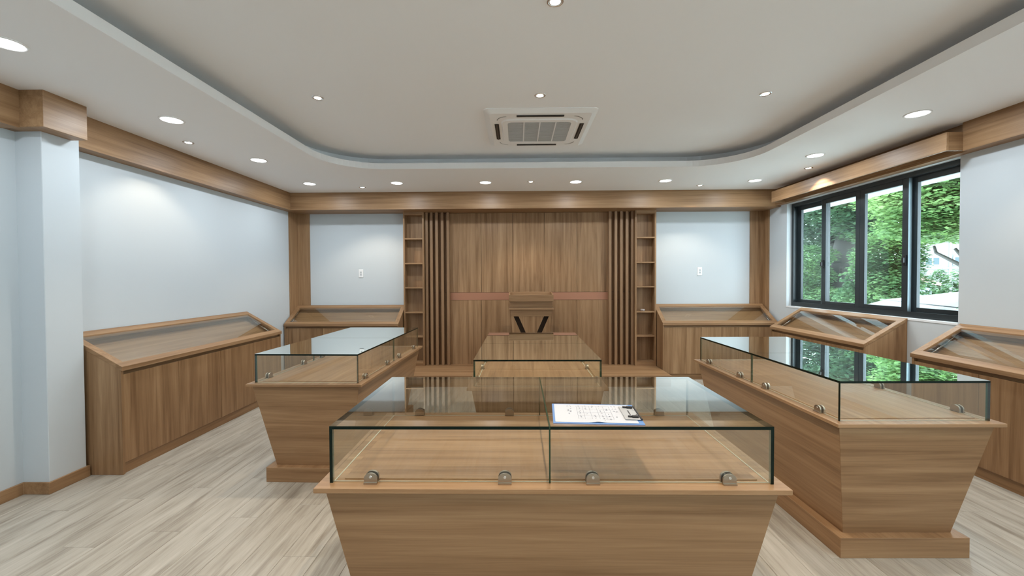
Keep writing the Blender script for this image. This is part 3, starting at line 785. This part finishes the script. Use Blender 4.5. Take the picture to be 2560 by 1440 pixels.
leaf_mats = {}
def leaf_mat(name, c0, c1, c2):
    m, N, L, b = nt(name)
    tc = N.new('ShaderNodeTexCoord'); n1 = N.new('ShaderNodeTexNoise'); n1.inputs['Scale'].default_value = 1.3; n1.inputs['Detail'].default_value = 4
    r = N.new('ShaderNodeValToRGB'); e = r.color_ramp.elements
    e[0].position = 0.36; e[0].color = (*c0, 1); e[1].position = 0.66; e[1].color = (*c2, 1); k = e.new(0.5); k.color = (*c1, 1)
    L.new(tc.outputs['Object'], n1.inputs['Vector']); L.new(n1.outputs['Fac'], r.inputs['Fac']); L.new(r.outputs[0], b.inputs['Base Color'])
    b.inputs['Roughness'].default_value = 0.5
    tl = N.new('ShaderNodeBsdfTranslucent'); mx = N.new('ShaderNodeMixShader'); mx.inputs[0].default_value = 0.45
    L.new(r.outputs[0], tl.inputs['Color']); L.new(b.outputs[0], mx.inputs[1]); L.new(tl.outputs[0], mx.inputs[2]); L.new(mx.outputs[0], N['Material Output'].inputs[0])
    return m
dark_leaf = leaf_mat('dark_green_leaves', (0.022, 0.050, 0.026), (0.042, 0.090, 0.044), (0.080, 0.145, 0.062))
lime_leaf = leaf_mat('lime_green_leaves', (0.065, 0.140, 0.044), (0.125, 0.230, 0.070), (0.21, 0.325, 0.115))
mid_leaf = leaf_mat('fresh_green_leaves', (0.036, 0.085, 0.036), (0.078, 0.155, 0.062), (0.145, 0.245, 0.095))
bark_m = plain('dark_bark', (0.034, 0.033, 0.028), 0.9, noise=0.6, nscale=12)

def leaves(blobs, size, count, seed):
    """leaf blades scattered through flattened blobs (cx, cy, cz, rx, ry, rz)"""
    rnd = random.Random(seed); vs, fs = [], []
    tot = sum(b[3] * b[4] * b[5] for b in blobs)
    for cx, cy, cz, rx, ry, rz in blobs:
        for _ in range(int(count * rx * ry * rz / tot)):
            while True:
                u, v, w = rnd.uniform(-1, 1), rnd.uniform(-1, 1), rnd.uniform(-1, 1)
                q = u * u + v * v + w * w
                if 0.12 < q < 1: break
            p = Vector((cx + u * rx, cy + v * ry, cz + w * rz))
            a = rnd.uniform(0, 2 * PI); tl = rnd.uniform(-0.55, 0.35); s = size * rnd.uniform(0.6, 1.3)
            d = Vector((math.cos(a) * math.cos(tl), math.sin(a) * math.cos(tl), math.sin(tl)))
            sd = d.cross(Vector((rnd.uniform(-.4, .4), rnd.uniform(-.4, .4), 1))).normalized() * s * 0.36
            k = len(vs)
            vs += [p, p + d * s * 0.45 + sd, p + d * s, p + d * s * 0.45 - sd]
            fs.append((k, k + 1, k + 2, k + 3))
    return vs, fs

def tree(label, base, blobs, size, count, seed, mat, trunk_r, trunk_pts, group, name='tree', branches=()):
    t = thing(name, label, 'tree' if name == 'tree' else 'shrub', base, 0, group)
    B = Vector(base)
    vs, fs = leaves([(b[0] - B.x, b[1] - B.y, b[2] - B.z, *b[3:]) for b in blobs], size, count, seed)
    o = mesh('foliage', [tuple(v) for v in vs], fs, mat, t); o['kind'] = 'stuff'
    bm = bmesh.new(); r = trunk_r
    for p0, p1 in zip(trunk_pts, trunk_pts[1:]):
        bm_tube(bm, Vector(p0) - B, Vector(p1) - B, r, r * 0.82, 10); r *= 0.82
    from_bm('trunk', bm, bark_m, t)
    for br in branches:
        bm = bmesh.new(); r = br[0]
        for p0, p1 in zip(br[1:], br[2:]):
            bm_tube(bm, Vector(p0) - B, Vector(p1) - B, r, r * 0.75, 7); r *= 0.75
        from_bm('branch', bm, bark_m, t)
    return t

def ray_pt(u, v, X):
    """a place outside, X metres east, in the direction measured from the viewpoint"""
    a = (u - 1280) / FPX; b = -(v - CY0) / FPX
    d = _F + a * _r + b * _u
    k = X / d.x
    return (d.x * k, d.y * k, EYE + d.z * k)

def blob(u, v, X, rx, ry, rz):
    p = ray_pt(u, v, X); return (p[0], p[1], p[2], rx, ry, rz)

g = 'trees in the courtyard'
# big dark tree with the thick trunk, seen through the second leaf
tb = ray_pt(2100, 740, 11.5)
tree('large dark tree with a thick leaning trunk seen through the second window leaf', (tb[0], tb[1], GZ),
     [blob(2020, 560, 11.5, 1.6, 2.2, 1.2), blob(2100, 520, 11.5, 1.8, 2.2, 1.2), blob(2180, 500, 11.0, 1.6, 2.0, 1.3), blob(2235, 545, 11.0, 1.2, 1.6, 0.9),
      blob(2010, 640, 12.5, 1.4, 1.8, 0.9), blob(2080, 470, 12.0, 2.2, 2.4, 1.0), blob(2160, 590, 12.5, 1.2, 1.4, 0.7)],
     0.15, 36000, 1, dark_leaf, 0.62, [(tb[0], tb[1], GZ), (tb[0], tb[1] - 0.1, 0.4), ray_pt(2108, 660, 11.6), ray_pt(2120, 590, 11.6), ray_pt(2150, 520, 11.6)], g,
     branches=((0.22, ray_pt(2108, 660, 11.6), ray_pt(2080, 610, 11.4), ray_pt(2050, 560, 11.3)), (0.18, ray_pt(2120, 600, 11.6), ray_pt(2170, 560, 11.3), ray_pt(2230, 520, 11.0))))
# lime green spreading tree in the right leaf
lb = ray_pt(2500, 740, 9.0)
tree('bright lime green tree with spreading tiers in the right window leaf', (lb[0], lb[1], GZ),
     [blob(2330, 500, 9.0, 1.3, 1.4, 0.42), blob(2400, 480, 8.6, 1.5, 1.4, 0.55), blob(2370, 555, 9.0, 1.2, 1.3, 0.40), blob(2310, 578, 9.6, 0.8, 0.9, 0.24), blob(2410, 570, 9.0, 1.1, 1.1, 0.28),
      blob(2330, 440, 9.4, 1.6, 1.6, 0.45), blob(2440, 440, 8.8, 1.6, 1.6, 0.6), blob(2250, 600, 10.0, 0.8, 0.9, 0.35)],
     0.105, 46000, 2, lime_leaf, 0.24, [(lb[0], lb[1], GZ), (lb[0], lb[1], 1.0), ray_pt(2480, 600, 9.0), ray_pt(2450, 520, 9.0)], g,
     branches=((0.055, ray_pt(2480, 720, 9.0), ray_pt(2400, 662, 9.0), ray_pt(2340, 632, 9.1), ray_pt(2335, 615, 9.1)), (0.05, ray_pt(2470, 690, 8.9), ray_pt(2412, 650, 8.9), ray_pt(2388, 622, 8.9))))
# fresh green tree in the third leaf
fb = ray_pt(2225, 760, 10.0)
tree('fresh green bushy tree in the third window leaf', (fb[0], fb[1], GZ),
     [blob(2215, 640, 10.0, 0.75, 0.9, 0.55), blob(2200, 690, 10.0, 0.8, 0.9, 0.5), blob(2240, 715, 9.8, 0.7, 0.8, 0.45), blob(2190, 740, 10.2, 0.9, 1.0, 0.5), blob(2245, 660, 10.4, 0.6, 0.7, 0.5), blob(2190, 585, 10.6, 0.6, 0.8, 0.3)],
     0.105, 19000, 3, mid_leaf, 0.16, [(fb[0], fb[1], GZ), ray_pt(2225, 740, 10.0), ray_pt(2215, 660, 10.0)], g)
# light green tree in the first leaf
sb = ray_pt(2015, 800, 10.5)
tree('light green young tree behind the first window leaf', (sb[0], sb[1], GZ),
     [blob(2015, 690, 10.5, 0.7, 1.2, 0.5), blob(2030, 640, 10.2, 0.6, 1.0, 0.4), blob(2020, 735, 10.5, 0.9, 1.3, 0.4), blob(2075, 742, 10.5, 0.8, 1.1, 0.30), blob(2135, 745, 10.5, 0.7, 1.0, 0.30)],
     0.105, 14000, 4, mid_leaf, 0.10, [(sb[0], sb[1], GZ), ray_pt(2015, 760, 10.5), ray_pt(2018, 690, 10.5)], g)
# unseen trees added further right to keep sky light off the end wall
for k, (x, y) in enumerate(((9.6, 4.6), (10.4, 1.0))):
    tree('added light-blocking tree out of view to the right, %s' % ('beside the annex' if k == 0 else 'farther along the wall'), (x, y, GZ),
         [(x, y, 1.6, 1.5, 2.0, 1.2), (x + .3, y + .6, 3.2, 1.7, 2.1, 1.2), (x + .2, y - .5, 4.6, 1.5, 1.8, 1.1)], 0.28, 5200, 50 + k, dark_leaf, 0.25,
         [(x, y, GZ), (x, y, 1.0), (x + .2, y, 4.0)], 'added light-blocking trees out of view')
# two round shrubs before the pale house
for k, (u, v, X, r, lab) in enumerate(((2347, 712, 30.0, 0.62, 'round green shrub left of centre before the pale house'), (2420, 706, 30.0, 0.85, 'round green shrub at the right edge of the window'))):
    p = ray_pt(u, v, X)
    tree(lab, (p[0], p[1], GZ), [(p[0], p[1], p[2] + 0.2, r, r, 1.0), (p[0] - .3, p[1] + .3, p[2] - 0.9, r * 1.3, r * 1.3, 0.9)], 0.20, 2600, 10 + k, mid_leaf, 0.12,
         [(p[0], p[1], GZ), (p[0], p[1], p[2] - 0.6), (p[0], p[1], p[2])], 'shrubs before the pale house', 'shrub')
# distant tree belt closing the view
for k, (u, X) in enumerate(((1960, 20), (2035, 23), (2105, 20), (2165, 24))):
    p = ray_pt(u, 640, X)
    tree('hazy distant tree of the green belt, number %s from the left' % ('one two three four'.split()[k]), (p[0], p[1], GZ),
         [blob(u, 590, X, 1.7, 1.6, 2.3), blob(u + 6, 680, X, 1.7, 1.7, 2.0), blob(u + 3, 745, X, 1.7, 1.7, 1.5)],
         0.26, 6500, 30 + k, mid_leaf if k % 2 else dark_leaf, 0.25, [(p[0], p[1], GZ), (p[0], p[1], p[2])], 'distant tree belt')

# pale house with arched windows
hp = ray_pt(2360, 650, 50.0)
ang = math.atan2(hp[1], hp[0]) - PI / 2
hs = thing('pale_house', 'pale two-storey house with arched white windows seen through the right leaf', 'house', (hp[0], hp[1], GZ), ang + 0.10)
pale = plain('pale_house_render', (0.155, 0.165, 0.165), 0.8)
pane_far = plain('far_window_pane', (0.055, 0.075, 0.085), 0.5, spec=0.1)
house_trim = plain('house_trim_white', (0.21, 0.22, 0.22), 0.7)
H0 = hp[2] - GZ
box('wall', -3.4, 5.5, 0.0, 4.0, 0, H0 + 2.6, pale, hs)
box('cornice', -3.5, 5.6, -0.25, 0.02, H0 + 2.3, H0 + 2.6, house_trim, hs)
box('string_course', -3.4, 5.5, -0.10, 0.0, H0 - 1.05, H0 - 0.85, house_trim, hs)
for cx, w in ((-0.95, 0.56), (1.45, 0.56), (3.9, 0.56)):
    pts = [(cx - w - 0.16, H0 - 0.62), (cx + w + 0.16, H0 - 0.62), (cx + w + 0.16, H0 + 0.30)] + [(cx + (w + 0.16) * math.cos(PI * k / 10), H0 + 0.30 + 0.42 * math.sin(PI * k / 10)) for k in range(1, 10)] + [(cx - w - 0.16, H0 + 0.30)]
    wf = prism('window', pts, 'y', -0.10, 0.0, house_trim, hs)
    for sx in (-1, 1):
        box('pane', cx + (0.06 if sx > 0 else -w), cx + (w if sx > 0 else -0.06), -0.115, -0.10, H0 - 0.52, H0 + 0.28, pane_far, wf)
for k in range(2):
    box('column', 0.42 + k * 0.12 - 0.05 * k, 0.50 + k * 0.12, -0.2, 0.0, 0, H0 + 2.3, house_trim, hs)
# little house with reddish roof
p = ray_pt(2300, 715, 17.0)
ho = thing('small_house', 'small grey house with reddish roof behind the shrubs', 'house', (p[0], p[1], GZ), math.atan2(p[1], p[0]) - PI / 2)
h0 = p[2] - GZ
box('wall', -1.6, 0.35, 0, 2, 0, h0 + 0.12, plain('grey_render', (0.20, 0.23, 0.26), 0.8), ho)
prism('roof', [(-1.8, h0 + 0.55), (0.62, h0 + 0.02), (0.62, h0 + 0.12), (-0.6, h0 + 0.72), (-1.8, h0 + 0.85)], 'y', -0.2, 2.1, plain('faded_red_tile', (0.40, 0.25, 0.20), 0.8), ho)
# white sloping annex roof close below the window, with a cable
A = ray_pt(2216, 748, 6.6); Bp = ray_pt(2440, 725, 5.4)
rt = thing('annex_roof', 'white sloping metal roof of the annex below the window', 'roof', (5.0, 5.5, 0.6))
vs = [(A[0] - 5.0, A[1] - 5.5, A[2] - 0.6), (Bp[0] - 5.0, Bp[1] - 5.5, Bp[2] - 0.6), (4.35 - 5.0, Bp[1] - 5.5 - 0.4, 1.00 - 0.6), (4.35 - 5.0, A[1] - 5.5 - 0.6, 0.72 - 0.6)]
lo = [(x, y, z - 0.06) for x, y, z in vs]
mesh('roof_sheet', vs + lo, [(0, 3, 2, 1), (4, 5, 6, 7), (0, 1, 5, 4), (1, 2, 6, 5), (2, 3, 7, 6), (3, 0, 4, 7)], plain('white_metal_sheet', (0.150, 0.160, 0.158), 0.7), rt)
P0, P1 = ray_pt(2200, 748, 5.6), ray_pt(2440, 774, 4.6)
cb = thing('cable', 'thin dark cable hanging across above the white annex roof', 'cable', P0)
tube('wire', (0, 0, 0), tuple(b - a for a, b in zip(P0, P1)), 0.006, black_pl, cb, 6)
